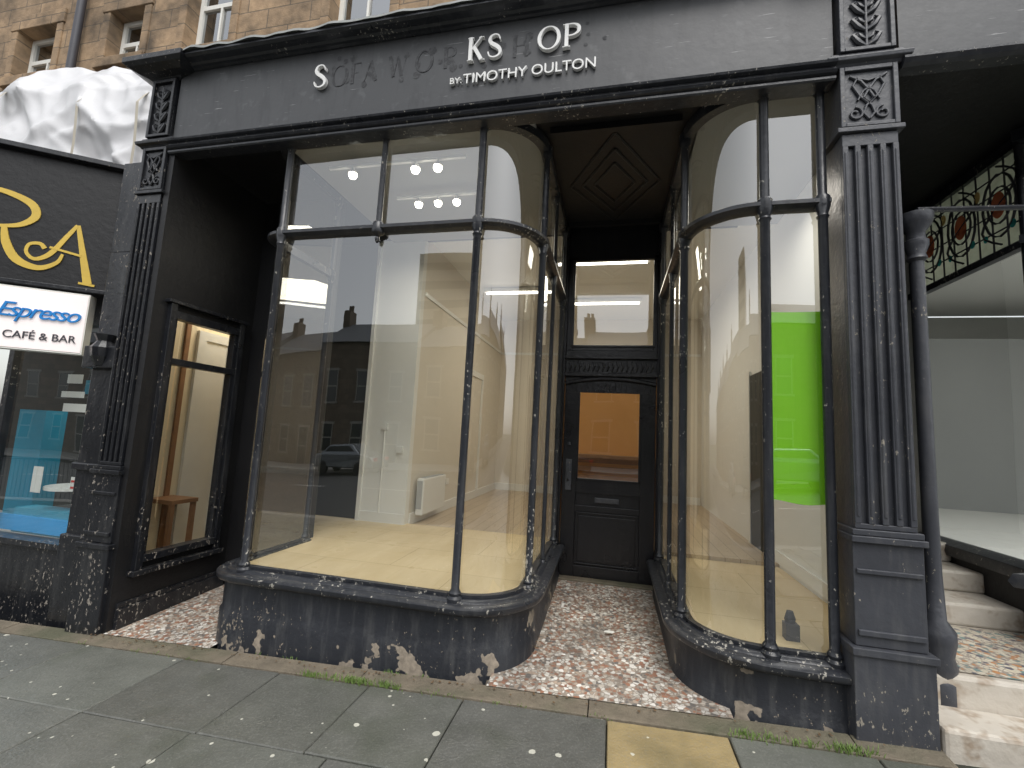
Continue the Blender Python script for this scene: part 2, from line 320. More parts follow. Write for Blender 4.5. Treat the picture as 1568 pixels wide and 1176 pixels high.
while x<1.7:
    x2=min(1.72,x+random.uniform(.9,1.5)); a=random.uniform(0,.004)
    n=len(bb.v); bb.box(x+.003,x2-.003,2.852,3.0,0,1)
    for k in range(8):
        q=bb.v[n+k]; bb.v[n+k]=(q[0],q[1],g(q[0])+(-.1 if q[2]==0 else (.002 if q[1]<2.9 else .012)+a))
    x=x2
bb.done('stone_threshold',M['thr'],bevel=.004)
# ------------------------------------------------------------------ SHOPFRONT
shop=empty('victorian_shopfront')
pathL=[(-2.98,4.1)]+arc(-2.78,3.32,.20,180,270,7)+[(-1.9,3.12)]+arc(-1.03,3.54,.42,-90,0,14)+[(-.61,5.08)]
pathR=[(.52,5.08)]+arc(.94,3.54,.42,180,270,14)+[(1.33,3.12)]
def bow(tag,path,zs,posts,ztr=3.20,ztop=4.025):
    zb=g(path[0][0])-.25
    bb=B(); bb.sweep(path,[(-.02,zb),(.085,zb),(.085,zs-.30),(.07,zs-.28),(.07,zs-.07),(-.02,zs-.07)]); bb.done('stall_riser_'+tag,M['riser'],shop,True)
    bb=B(); bb.sweep(path,[(-.06,zs-.072),(.085,zs-.072),(.095,zs-.055),(.125,zs-.05),(.135,zs-.035),(.135,zs-.012),(.115,zs+.002),(.06,zs+.004),(.045,zs+.018),(.03,zs+.022),(-.06,zs+.022)]); bb.done('sill_'+tag,M['trim'],shop,True)
    bb=B(); bb.sweep(path,[(-.04,ztr-.038),(.015,ztr-.038),(.03,ztr-.028),(.055,ztr-.015),(.055,ztr+.01),(.03,ztr+.022),(.015,ztr+.033),(-.04,ztr+.033)])
    bb.sweep(path,[(-.045,ztop-.025),(.025,ztop-.025),(.03,ztop-.01),(.03,ztop+.055),(-.045,ztop+.055)])
    bb.sweep(path,[(-.03,zs+.024),(.012,zs+.024),(.012,zs+.045),(-.03,zs+.045)])
    for (x,y,rr,full) in posts:
        r=rr
        if full:
            prof=[(r*1.9,zs+.0),(r*1.9,zs+.025),(r*1.35,zs+.04),(r*1.5,zs+.06),(r,zs+.085),(r,zs+.9),(r*1.02,ztr-.12),(r*1.35,ztr-.10),(r*1.1,ztr-.085),(r*1.6,ztr-.035),(r*1.6,ztr+.03),(r,ztr+.05),(r*.95,ztop-.08),(r*1.4,ztop-.06),(r*1.5,ztop-.03),(r*1.5,ztop+.03)]
        else:
            prof=[(.004,ztr-.13),(r*.7,ztr-.115),(r*.8,ztr-.09),(r*.5,ztr-.075),(r*2.0,ztr-.05),(r*2.2,ztr-.03),(r*1.8,ztr+.035),(r,ztr+.055),(r*.95,ztop-.08),(r*1.4,ztop-.06),(r*1.5,ztop-.03),(r*1.5,ztop+.03)]
        bb.cyl(x,y,prof,14)
    bb.done('glazing_bars_'+tag,M['trim'],shop,True)
    B().sheet(path,zs,ztr-.02,-.015).done('pane_lower_'+tag,M['glass'],shop,True)
    B().sheet(path,ztr+.02,ztop,-.015).done('pane_upper_'+tag,M['glass'],shop,True)
bow('L',pathL,.43,[(-2.78,3.10,.028,True),(-2.97,3.33,.030,True),(-1.88,3.10,.024,False),(-1.04,3.10,.029,True),(-.60,3.53,.028,True),(-.60,5.04,.03,True),(-2.97,4.06,.03,True),(-.60,4.25,.02,True)])
bow('R',pathR,.37,[(.51,5.04,.03,True),(.51,3.53,.030,True),(.51,4.25,.02,True),(.95,3.10,.030,True),(1.29,3.10,.028,True)])
bb=B(); bb.box(-3.97,1.335,3.0,3.06,4.06,4.80); bb.done('fascia_board',M['fascia'],shop)
bb=B(); lp=[(-3.97,3.0),(1.335,3.0)]
bb.sweep(lp,[(-.09,3.955),(.02,3.955),(.03,3.965),(.03,3.98),(.018,3.985),(.045,3.995),(.055,4.01),(.04,4.025),(.03,4.03),(.03,4.045),(.06,4.055),(.065,4.07),(.03,4.085),(.01,4.10),(-.09,4.10)])
bb.done('fascia_moulding',M['trim'],shop)
bb=B(); bb.sweep([(-4.36,3.0),(1.30,3.0)],[(-.3,4.765),(.01,4.765),(.03,4.772),(.05,4.775),(.07,4.785),(.12,4.793),(.145,4.805),(.145,4.825),(.13,4.835),(-.3,4.845)]); bb.done('cornice',M['trim'],shop)
v=[];f=[];n=120
for i in range(n+1):
    x=-4.37+5.68*i/n; o_=.160+.02*mnoise.noise(Vector((x*5,0,0))); h_=.012*mnoise.noise(Vector((x*8,3,0)))
    v+=[(x,3.0-o_,4.828+h_),(x,3.0-o_+.01,4.858+h_),(x,3.1,4.872+h_),(x,4.19,4.93)]
for i in range(n):
    for j in range(3): a=4*i+j; f.append((a,a+4,a+5,a+1))
mk('lead_flashing',v,f,M['lead'],shop,True)
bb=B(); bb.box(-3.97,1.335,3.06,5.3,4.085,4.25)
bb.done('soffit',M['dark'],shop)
bb=B()
for k in (1,.72,.45):
    w_,h_=.42*k,.75*k; cx,cy=-.04,4.2
    P=[(cx,cy-h_),(cx+w_,cy),(cx,cy+h_),(cx-w_,cy),(cx,cy-h_)]
    for i in range(4): bb.tube([(P[i][0],P[i][1],4.08),(P[i+1][0],P[i+1][1],4.08)],.012,6)
bb.box(-.55,.46,3.32,3.38,4.03,4.083); bb.box(-.55,.46,4.95,5.0,4.03,4.083)
bb.done('soffit_diamond_moulding',M['dark'],shop)
def spiral(cx,cz,y,r0_,r1,a0,a1,n=18):
    return [(cx+(r0_+(r1-r0_)*i/n)*math.cos(math.radians(a0+(a1-a0)*i/n)),y,cz+(r0_+(r1-r0_)*i/n)*math.sin(math.radians(a0+(a1-a0)*i/n))) for i in range(n+1)]
def pilaster(tag,xc,hw,z0,yf=3.0):
    mt=M['pil'] if tag=='R' else M['black']
    bb=B()
    bb.box(xc-hw-.02,xc+hw+.02,yf-.04,yf+.22,z0,.50)
    bb.box(xc-hw-.03,xc+hw+.03,yf-.055,yf+.21,.50,.54)
    bb.box(xc-hw-.0,xc+hw+.0,yf-.02,yf+.22,.543,1.10)
    bb.box(xc-hw+.012,xc+hw-.012,yf-.035,yf-.018,.60,.63); bb.box(xc-hw+.012,xc+hw-.012,yf-.035,yf-.018,.93,.955)
    bb.box(xc-hw-.012,xc+hw+.012,yf-.045,yf+.21,1.10,1.135); bb.box(xc-hw-.002,xc+hw+.002,yf-.03,yf+.21,1.137,1.17)
    s=hw-.02
    bb.box(xc-s,xc+s,yf+.012,yf+.22,1.17,3.58)
    n=5; W=2*s; rw=W/(2*n-1)*.95
    for i in range(n):
        cx=xc-s+rw*.5+(W-rw)*i/(n-1)
        bb.box(cx-rw/2,cx+rw/2,yf-.016,yf+.014,1.20,3.50)
        bb.tube([(cx,yf-.014,1.24),(cx,yf-.014,3.46)],rw*.30,6)
    bb.box(xc-s,xc+s,yf-.012,yf+.014,1.172,1.20); bb.box(xc-s,xc+s,yf-.012,yf+.014,3.50,3.582)
    bb.box(xc-hw-.01,xc+hw+.01,yf-.035,yf+.21,3.585,3.615)
    bb.box(xc-hw+.015,xc+hw-.015,yf-.01,yf+.21,3.618,4.03)
    for (a,b2,c,d) in ((-hw+.012,-hw+.04,3.62,4.03),(hw-.04,hw-.012,3.62,4.03),(-hw+.04,hw-.04,3.62,3.645),(-hw+.04,hw-.04,4.0,4.03)): bb.box(xc+a,xc+b2,yf-.03,yf-.008,c,d)
    bb.sweep([(xc-hw-.005,yf+.2),(xc-hw-.005,yf),(xc+hw+.005,yf),(xc+hw+.005,yf+.2)],[(-.05,4.033),(.02,4.033),(.03,4.05),(.055,4.06),(.06,4.085),(.03,4.105),(.02,4.13),(-.05,4.13)])
    bb.box(xc-hw+.02,xc+hw-.02,yf-.01,yf+.21,4.133,4.70)
    for (a,b2,c,d) in ((-hw+.018,-hw+.045,4.135,4.70),(hw-.045,hw-.018,4.135,4.70),(-hw+.045,hw-.045,4.135,4.16),(-hw+.045,hw-.045,4.67,4.70)): bb.box(xc+a,xc+b2,yf-.035,yf-.008,c,d)
    bb.sweep([(xc-hw-.005,yf+.2),(xc-hw-.005,yf),(xc+hw+.005,yf),(xc+hw+.005,yf+.2)],[(-.05,4.703),(.0,4.703),(.03,4.725),(.09,4.74),(.15,4.765),(.18,4.79),(.18,4.84),(-.05,4.865)])
    bb.done('pilaster_'+tag,mt,shop,False,.004)
    oo=B(); k=hw/.17; y=yf-.018
    def T(pts,r=.0085): oo.tube([(xc+a*k,y,b_) for a,b_ in pts],r,6)
    T([(0,3.67),(.03,3.71),(.015,3.76),(-.05,3.83),(-.085,3.90),(-.06,3.95),(0,3.93),(.06,3.95),(.085,3.90),(.05,3.83),(-.015,3.76),(-.03,3.71),(0,3.67)])
    T([(-.10,3.97),(-.04,3.93),(0,3.87),(.03,3.81),(0,3.78),(-.03,3.81),(0,3.87),(.04,3.93),(.10,3.97)])
    T([(-.05,3.95),(-.02,3.90),(.03,3.86),(.06,3.80)],.007); T([(.05,3.95),(.02,3.90),(-.03,3.86),(-.06,3.80)],.007)
    oo.tube(spiral(xc-.075*k,3.71,y,.045*k,.012,90,-330),.008,6); oo.tube(spiral(xc+.075*k,3.71,y,.045*k,.012,90,510),.008,6)
    for zc in (4.22,4.33,4.44,4.55):
        for sg in (-1,1):
            oo.tube([(xc,y,zc-.05),(xc+sg*.045*k,y-.004,zc-.02),(xc+sg*.075*k,y,zc+.03),(xc+sg*.05*k,y,zc+.05)],[.007,.017,.014,.004],6)
            oo.tube([(xc,y,zc),(xc+sg*.03*k,y-.004,zc+.015),(xc+sg*.04*k,y,zc+.045)],[.006,.013,.004],6)
    oo.tube([(xc,y,4.17),(xc,y-.006,4.62)],.009,6)
    oo.done('carved_ornament_'+tag,mt,shop,True)
pilaster('R',1.515,.172,g(1.5)-.1)
pilaster('L',-4.125,.145,g(-4.1)-.15)
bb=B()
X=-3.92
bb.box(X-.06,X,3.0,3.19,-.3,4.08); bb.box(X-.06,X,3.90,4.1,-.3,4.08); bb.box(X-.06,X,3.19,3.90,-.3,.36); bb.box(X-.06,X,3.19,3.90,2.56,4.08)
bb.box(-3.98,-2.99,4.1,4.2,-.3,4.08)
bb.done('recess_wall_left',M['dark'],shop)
bb=B()
for (y0,y1,z0,z1,d) in ((3.13,3.19,.30,2.62,.045),(3.90,3.96,.30,2.62,.045),(3.19,3.90,2.49,2.56,.04),(3.19,3.90,.36,.42,.05),(3.19,3.90,2.07,2.13,.03),(3.19,3.225,.42,2.49,.02),(3.865,3.90,.42,2.49,.02),(3.10,3.99,2.62,2.65,.06),(3.10,3.99,.26,.30,.07),(3.05,4.08,.02,.06,.02),(3.05,4.08,-.2,.02,.035)):
    bb.box(X-.055,X+d,y0,y1,z0,z1)
bb.done('recess_window_frame',M['black'],shop,False,.004)
B().add([(X-.02,3.22,.42),(X-.02,3.87,.42),(X-.02,3.87,2.49),(X-.02,3.22,2.49)],[(0,1,2,3)]).done('recess_window_pane',M['glass'],shop)
B().add([(-3.92,2.985,g(-3.9)+.018),(-2.9,2.985,g(-2.9)+.018),(-2.9,4.1,-.06),(-3.92,4.1,-.10)],[(0,1,2,3)]).done('recess_floor',M['terr'],shop)
B().add([(-.75,2.985,g(-.75)+.019),(.72,2.985,g(.72)+.019),(.72,5.2,.085),(-.75,5.2,.085)],[(0,1,2,3)]).done('entrance_terrazzo_floor',M['terr'],shop)
Y=5.13
bb=B()
bb.box(-.62,-.545,Y-.06,Y+.08,.03,4.09); bb.box(.465,.54,Y-.06,Y+.08,.03,4.09)
bb.box(-.545,.465,Y-.03,Y+.05,2.33,2.60)
bb.box(-.545,.465,Y-.075,Y+.05,2.30,2.335); bb.box(-.545,.465,Y-.075,Y+.05,2.50,2.535)
bb.box(-.545,-.47,Y-.02,Y+.05,2.60,3.72); bb.box(.42,.465,Y-.02,Y+.05,2.60,3.72); bb.box(-.47,.42,Y-.02,Y+.05,2.60,2.66); bb.box(-.545,.465,Y-.02,Y+.05,3.68,4.09)
bb.box(-.49,.44,Y-.035,Y-.018,2.64,2.665); bb.box(-.49,.44,Y-.035,Y-.018,3.665,3.69); bb.box(-.495,-.465,Y-.035,Y-.018,2.665,3.665); bb.box(.415,.445,Y-.035,Y-.018,2.665,3.665)
for i in range(18): bb.tube([(-.50+i*.053,Y-.035,2.36),(-.48+i*.053,Y-.042,2.42),(-.50+i*.053,Y-.035,2.47)],.010,6)
bb.done('door_surround',M['door'],shop,False,.004)
B().add([(-.47,Y,2.66),(.42,Y,2.66),(.42,Y,3.68),(-.47,Y,3.68)],[(0,1,2,3)]).done('fanlight_pane',M['glass'],shop)
dr=B(); y0,y1=Y-.01,Y+.04
def archz(x): return 2.28-.06*((x+.04)/.5)**2
xs=[-.54+i*1.0/16 for i in range(17)]
def polyslab(b_,pts,ya,yb):
    n=len(pts); b_.add([(x,ya,z) for x,z in pts]+[(x,yb,z) for x,z in pts],[tuple(range(n)),tuple(range(2*n-1,n-1,-1))]+[(i,(i+1)%n,n+(i+1)%n,n+i) for i in range(n)])
gx0,gx1=-.385,.305
for i in range(16):
    a,b_=xs[i],xs[i+1]
    polyslab(dr,[(a,2.12),(b_,2.12),(b_,archz(b_)),(a,archz(a))],y0,y1)
dr.box(-.54,gx0,y0,y1,.09,2.12); dr.box(gx1,.46,y0,y1,.09,2.12)
dr.box(gx0,gx1,y0,y1,1.0,1.14); dr.box(gx0,gx1,y0,y1,.09,.22)
dr.box(gx0,gx1,y0+.025,y1,.22,1.0); dr.box(gx0,gx1,y0,y1,.80,.86)
dr.box(gx0+.04,gx1-.04,y0+.008,y0+.03,.27,.75)
for zz in (.235,.775): dr.box(gx0+.012,gx1-.012,y0+.004,y0+.026,zz,zz+.014)
for (a,b_,c,d) in ((gx0,gx0+.02,1.14,2.12),(gx1-.02,gx1,1.14,2.12),(gx0,gx1,1.14,1.16)): dr.box(a,b_,y0-.012,y0+.01,c,d)
dr.done('door_leaf',M['door'],shop,False,.003)
fr=B()
for i in range(16): fr.tube([(xs[i],y0-.02,archz(xs[i])+.0),(xs[i+1],y0-.02,archz(xs[i+1]))],.022,6)
for i in range(16): polyslab(fr,[(xs[i],archz(xs[i])),(xs[i+1],archz(xs[i+1])),(xs[i+1],2.31),(xs[i],2.31)],y0-.012,y1)
fr.done('door_arch_frame',M['door'],shop)
B().add([(gx0,Y+.01,1.14),(gx1,Y+.01,1.14),(gx1,Y+.01,2.12),(gx0,Y+.01,2.12)],[(0,1,2,3)]).done('door_pane',M['glass'],shop)
hw=B(); hw.box(-.50,-.435,y0-.02,y0-.002,1.02,1.36); hw.tube([(-.47,y0-.01,1.30),(-.47,y0-.06,1.28),(-.47,y0-.065,1.15),(-.47,y0-.015,1.12)],.009,6)
hw.box(-.17,.09,y0+.0,y0+.02,.90,.955); hw.box(-.15,.07,y0-.01,y0+.002,.905,.95); hw.cyl(-.47,y0-.02,[(.016,1.52),(.016,1.55)],10); hw.cyl(.50,Y-.07,[(.02,1.38),(.02,1.43)],10)
hw.done('door_furniture',M['pil'],shop,False,.003)
bb=B(); bb.box(-.56,.48,5.02,5.16,.0,.10); bb.done('door_threshold',M['thr'],shop,False,.008)
bb=B()
for cx,cy,r in ((.02,3.9,.04),(-.3,3.4,.015)): bb.add([(cx+r*math.cos(a*.9)*(1+.3*math.sin(a*2)),cy+r*.7*math.sin(a*.9),.062+.002*(a%2)) for a in range(7)],[tuple(range(7))])
bb.done('litter_scrap',M['sash'])
# ------------------------------------------------------------------ serif letters
def ribbon(b_,pts,y,d):
    P=[(Vector((p[0],p[1])),p[2]) for p in pts]
    Q=[]
    if len(P)>2:
        for i in range(len(P)-1):
            p0=P[max(i-1,0)];p1=P[i];p2=P[i+1];p3=P[min(i+2,len(P)-1)]
            for k in range(5):
                t=k/5; cr=lambda a,b,c,d_: .5*((2*b)+(-a+c)*t+(2*a-5*b+4*c-d_)*t*t+(-a+3*b-3*c+d_)*t**3)
                Q.append((cr(p0[0],p1[0],p2[0],p3[0]),p1[1]*(1-t)+p2[1]*t))
        Q.append(P[-1])
    else: Q=P
    L=[];R_=[]
    for i,(p,w_) in enumerate(Q):
        t=(Q[min(i+1,len(Q)-1)][0]-Q[max(i-1,0)][0]).normalized(); n=Vector((-t.y,t.x)); L.append(p+n*w_/2); R_.append(p-n*w_/2)
    v=[];n=len(Q)
    for i in range(n):
        for q in (L[i],R_[i]): v+=[(q.x,y,q.y),(q.x,y+d,q.y)]
    f=[]
    for i in range(n-1):
        a=4*i; b2=a+4
        f+=[(a,a+2,b2+2,b2),(a+1,b2+1,b2+3,a+3),(a,b2,b2+1,a+1),(a+2,a+3,b2+3,b2+2)]
    f+=[(0,1,3,2),(4*n-4,4*n-2,4*n-1,4*n-3)]
    b_.add(v,f)
K_=.145; T_=.05; SW=.035
def glyph(ch):
    ser=lambda x,z,w=.30:[(x-w/2,z,SW),(x+w/2,z,SW)]
    G={'K':[[(.12,0,K_),(.12,1,K_)],[(.18,.45,T_),(.66,.99,T_)],[(.30,.58,K_),(.70,.0,K_)],ser(.12,.985),ser(.12,.015),ser(.66,.985,.26),ser(.72,.015,.28)],
    'S':[[(.50,.74,.03),(.50,.80,.05),(.44,.93,.05),(.30,.985,.055),(.14,.92,.09),(.09,.76,.13),(.17,.62,.15),(.34,.50,.16),(.48,.37,.15),(.53,.22,.12),(.46,.07,.08),(.28,.012,.055),(.12,.07,.05),(.05,.20,.05),(.045,.27,.03)]],
    'P':[[(.12,0,K_),(.12,1,K_)],[(.12,.975,.05),(.38,.97,.06),(.56,.88,.11),(.61,.74,.15),(.56,.59,.11),(.38,.485,.06),(.14,.48,.05)],ser(.12,.985),ser(.12,.015)],
    'R':[[(.12,0,K_),(.12,1,K_)],[(.12,.975,.05),(.38,.97,.06),(.54,.89,.11),(.58,.76,.14),(.54,.62,.11),(.36,.52,.06),(.14,.51,.05)],[(.34,.52,.12),(.66,.0,.15)],ser(.12,.985),ser(.12,.015),ser(.70,.015,.22)],
    'F':[[(.12,0,K_),(.12,1,K_)],[(.12,.975,.05),(.56,.975,.05)],[(.12,.52,.05),(.44,.52,.05)],[(.56,.99,.05),(.56,.80,.04)],[(.44,.62,.04),(.44,.42,.04)],ser(.12,.985),ser(.12,.015)],
    'A':[[(.36,.98,T_),(.06,0,T_)],[(.36,1.0,K_),(.70,0,K_)],[(.16,.33,.045),(.58,.33,.045)],ser(.06,.015,.22),ser(.70,.015,.26)],
    'W':[[(.08,1,K_),(.32,0,K_)],[(.32,0,T_),(.50,.98,T_)],[(.48,1,K_),(.74,0,K_)],[(.74,0,T_),(.98,.98,T_)],ser(.08,.985,.26),ser(.97,.985,.22)],
    'H':[[(.12,0,K_),(.12,1,K_)],[(.68,0,K_),(.68,1,K_)],[(.12,.52,.05),(.68,.52,.05)],ser(.12,.985),ser(.12,.015),ser(.68,.985),ser(.68,.015)]}
    return G.get(ch)
def put(b_,ch,x,z,h,y,d,wf=1):
    if ch=='O':
        n=40; v=[];f=[]
        for k in range(n):
            a=2*math.pi*k/n
            for rx,rz in ((.47,.52),(.325,.475)):
                px,pz=x+(.47+rx*math.cos(a))*h*wf,z+(.5+rz*math.sin(a))*h
                v+=[(px,y,pz),(px,y+d,pz)]
        for k in range(n):
            a=4*k;c=4*((k+1)%n)
            f+=[(a,c,c+2,a+2),(a,a+1,c+1,c),(a+2,c+2,c+3,a+3),(a+1,a+3,c+3,c+1)]
        b_.add(v,f); return
    for i,st in enumerate(glyph(ch)):
        ribbon(b_,[(x+p[0]*h*wf,z+p[1]*h,p[2]*h) for p in st],y+.0012*i,d)
sign=empty('fascia_lettering'); bb=B()
put(bb,'S',-2.525,4.40,.205,2.965,.03); put(bb,'K',-1.165,4.45,.195,2.965,.03,.8); put(bb,'S',-1.01,4.45,.195,2.965,.03)
put(bb,'O',-.62,4.452,.185,2.965,.03); put(bb,'P',-.425,4.452,.185,2.965,.03); bb.done('raised_letters',M['white'],sign)
bb=B()
for ch,x,z in (('O',-2.38,4.415),('F',-2.20,4.42),('A',-2.08,4.42),('W',-1.86,4.43),('O',-1.62,4.435),('R',-1.38,4.44),('H',-.82,4.45)): put(bb,ch,x,z,.185,2.996,.01,.9)
bb.done('letter_ghosts',M['ghost'],sign)
bb=B()
random.seed(21)
for ch,xc in (('O',-2.30),('F',-2.15),('A',-2.02),('W',-1.77),('O',-1.54),('R',-1.32),('H',-.74),('x',-.2),('y',-.95)):
    for _ in range(4):
        cx,cz,r=xc+random.uniform(-.09,.09),4.53+random.uniform(-.14,.14),random.uniform(.012,.035)
        bb.add([(cx+r*math.cos(a*.785)*random.uniform(.8,1.2),2.9985-.0003*_,cz+r*math.sin(a*.785)*random.uniform(.8,1.2)) for a in range(8)],[tuple(range(8))])
bb.done('adhesive_patches',M['ghost'],sign)
text('subtitle_small','BY:',.075,(-1.305,2.985,4.275),0,M['white'],sign,.012)
text('subtitle_text','TIMOTHY OULTON',.118,(-1.195,2.985,4.265),0,M['white'],sign,.012,sx=.97)
# ------------------------------------------------------------------ INTERIOR
room=empty('shop_interior')
bb=B(); bb.box(-3.9,1.72,9.5,9.6,0,4.2); bb.box(-2.55,-2.45,5.3,9.5,.4,4.2); bb.done('cream_walls',M['cream'],room)
bb=B(); bb.box(-3.1,-2.45,5.2,5.3,.4,4.2); bb.box(1.72,1.78,3.23,9.6,0,4.2); bb.done('white_walls',M['whitewall'],room)
bb=B(); bb.box(-3.9,-3.1,5.25,5.32,.4,4.2); bb.box(-3.94,-3.9,4.2,5.25,.3,4.2); bb.box(-3.9,-2.99,4.203,4.22,.3,4.2); bb.box(1.70,1.719,5.55,6.2,.42,2.5); bb.done('unlit_depth_panels',M['darkwall'],room)  # dark panels: unlit depth behind left bay, shaded opening at right, put into colour
bb=B(); bb.box(-3.95,1.8,5.3,9.6,4.13,4.23); bb.done('ceiling',M['whitewall'],room)
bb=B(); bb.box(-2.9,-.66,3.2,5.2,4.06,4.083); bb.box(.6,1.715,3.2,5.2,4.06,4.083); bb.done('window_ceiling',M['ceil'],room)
def platform(path,z,extra,name,mat):
    P=[(p[0],p[1]) for p in path]+extra; n=len(P)
    B().add([(x,y,z) for x,y in P],[tuple(range(n))]).done(name,mat,room)
platform(pathL,.44,[(-.61,5.3),(-3.9,5.3),(-3.9,4.1)],'window_platform_L',M['ply']); platform(pathR,.38,[(1.72,3.12),(1.72,5.3),(.52,5.3)],'window_platform_R',M['ply'])
bb=B(); bb.box(-3.9,1.72,5.3,9.5,.3,.42); bb.done('shop_floor',M['lam'],room)
bb=B(); bb.box(-2.45,-2.43,5.31,9.5,.42,.55); bb.box(-3.08,-2.46,5.185,5.2,.44,.56); bb.box(-2.428,1.7,9.47,9.5,.42,.56); bb.box(-3.105,-3.06,5.17,5.2,.44,4.05); bb.box(1.70,1.719,3.3,5.54,.42,.54); bb.box(1.69,1.719,5.47,5.54,.54,2.56); bb.box(1.69,1.719,6.2,6.27,.42,2.56); bb.done('skirting',M['heater'],room)
bb=B(); bb.box(-2.448,-2.425,7.2,7.28,.56,2.6); bb.box(-2.448,-2.425,8.1,8.18,.56,2.6); bb.box(-2.448,-2.425,7.2,8.18,2.6,2.7); bb.box(-2.448,-2.43,5.31,9.5,3.35,3.40); bb.box(-2.428,1.7,9.48,9.5,3.35,3.40); bb.done('door_frame_and_rail',M['heater'],room)
bb=B(); bb.box(-.62,.5,6.6,6.66,.42,2.55); bb.done('orange_screen_wall',M['orange'],room)
bb=B()
for i in range(4): bb.box(-.55,.42,6.45+.03*i,6.5+.03*i,.9+i*.12,.97+i*.12)
bb.box(-.6,.45,6.3,6.58,1.34,1.38); bb.done('timber_counter',M['timber'],room)
ht=empty('wall_heater'); bb=B(); bb.box(-2.42,-2.32,5.42,6.2,.52,.98); bb.done('casing',M['heater'],ht,False,.015)
bb=B()
for i in range(8): bb.box(-2.41,-2.335,5.5+i*.085,5.56+i*.085,.982,.988)
bb.box(-2.41,-2.34,5.412,5.42,.6,.95); bb.done('grille',M['greywall'],ht)
bb=B(); bb.tube([(-2.8,5.185,.56),(-2.8,5.185,1.6)],.01); bb.box(-2.85,-2.77,5.175,5.2,1.58,1.66); bb.box(-2.62,-2.54,5.175,5.2,1.3,1.38); bb.box(-2.449,-2.43,6.5,6.62,.8,.88); bb.done('wall_socket_and_conduit',M['heater'],room)
def spots(lst):
    e=empty('track_spotlight'); b1=B(); b2=B()
    for x,y,z in lst:
        b1.cyl(x,y,[(.012,z+.06),(.012,z+.03),(.03,z+.025),(.040,z-.0)],10)
        b2.cyl(x,y,[(.005,z-.046),(.028,z-.040),(.038,z-.022),(.038,z-.001)],12)
    q=lst; y=q[0][1]; b1.box(min(p[0] for p in q)-.25,max(p[0] for p in q)+.25,y-.015,y+.015,q[0][2]+.06,q[0][2]+.08)
    b1.done('track',M['heater'],e); b2.done('lamps',M['bulb'],e,True); return e
spots([(-2.38,3.42,3.90),(-1.76,3.42,3.90),(-1.55,3.42,3.90)]); spots([(-1.99,4.0,3.90),(-1.78,4.0,3.90),(-1.58,4.0,3.90)])
def area(name,loc,sx,sy,e,col=(1,.94,.84)):
    l=bpy.data.lights.new(name,'AREA'); l.shape='RECTANGLE'; l.size=sx; l.size_y=sy; l.energy=e; l.color=col; o=bpy.data.objects.new(name,l); C.objects.link(o); o.location=loc; return o
def tubes(x,y,z,L=1.3):
    e=empty('fluorescent_light'); b1=B().box(x-L/2,x+L/2,y-.05,y+.05,z,z+.06); b1.done('batten',M['heater'],e); b2=B().tube([(x-L/2+.04,y,z-.02),(x+L/2-.04,y,z-.02)],.018); b2.done('tube',M['tube'],e)
for x,y in ((-.2,6.1),(-.2,8.0),(-1.6,7.3)): tubes(x,y,4.05)
area('fluorescent_lamp',(-.4,6.9,3.95),1.6,1.2,46,(1,.90,.74))
area('spot_and_fill_glow',(-1.8,4.3,3.8),1.6,.3,17,(1,.91,.76)); area('spot_and_fill_glow',(1.1,4.2,3.8),.6,.6,9,(1,.93,.82))  # left: light of the track spots; right: added fill, no fitting there
gp=empty('green_window_card'); v=[]
for i in range(9):
    x=.975+.315*i/8
    for j in range(2): v.append((x,3.165+.012*math.sin(i/8*math.pi),[1.27+.012*math.cos(i*.6),2.49][j]))
mk('card',v,[(2*i,2*i+2,2*i+3,2*i+1) for i in range(8)],M['green'],gp)
bb=B(); bb.box(1.12,1.2,3.35,3.42,.38,.48); bb.cyl(1.16,3.4,[(.03,.48),(.035,.5),(.02,.55)],8); bb.done('small_plug_box',M['txt'])
# ------------------------------------------------------------------ hall behind recess window
hall=empty('side_hall')
bb=B(); bb.box(-4.72,-4.66,3.2,7,-.1,3.3); bb.box(-4.66,-3.99,6.0,6.1,-.1,3.3); bb.box(-4.66,-3.99,3.2,3.26,-.1,3.3); bb.box(-4.0,-3.985,4.22,6,-.1,3.3); bb.box(-4.72,-3.985,3.2,6.1,3.3,3.36); bb.box(-4.72,-3.985,3.2,6.1,-.12,-.05); bb.done('hall_walls',M['hall'],hall)
bb=B(); bb.box(-4.655,-4.62,4.1,4.2,0,2.6); bb.box(-4.655,-4.62,4.5,4.56,0,2.6); bb.box(-4.655,-4.62,4.2,4.5,2.5,2.6); bb.box(-4.655,-4.635,4.2,4.5,0,2.5); bb.done('door_frame',M['sash'],hall)
bb=B(); bb.box(-4.64,-4.3,3.75,4.05,.72,.76)
for q in ((-4.62,3.78),(-4.33,3.78),(-4.62,4.02),(-4.33,4.02)): bb.box(q[0]-.02,q[0]+.02,q[1]-.02,q[1]+.02,-.05,.72)
bb.box(-4.655,-4.63,3.95,4.0,0,2.9)
bb.done('hall_table',M['timber'],hall)
area('hall_lamp',(-4.3,4.4,3.2),.3,.8,13)
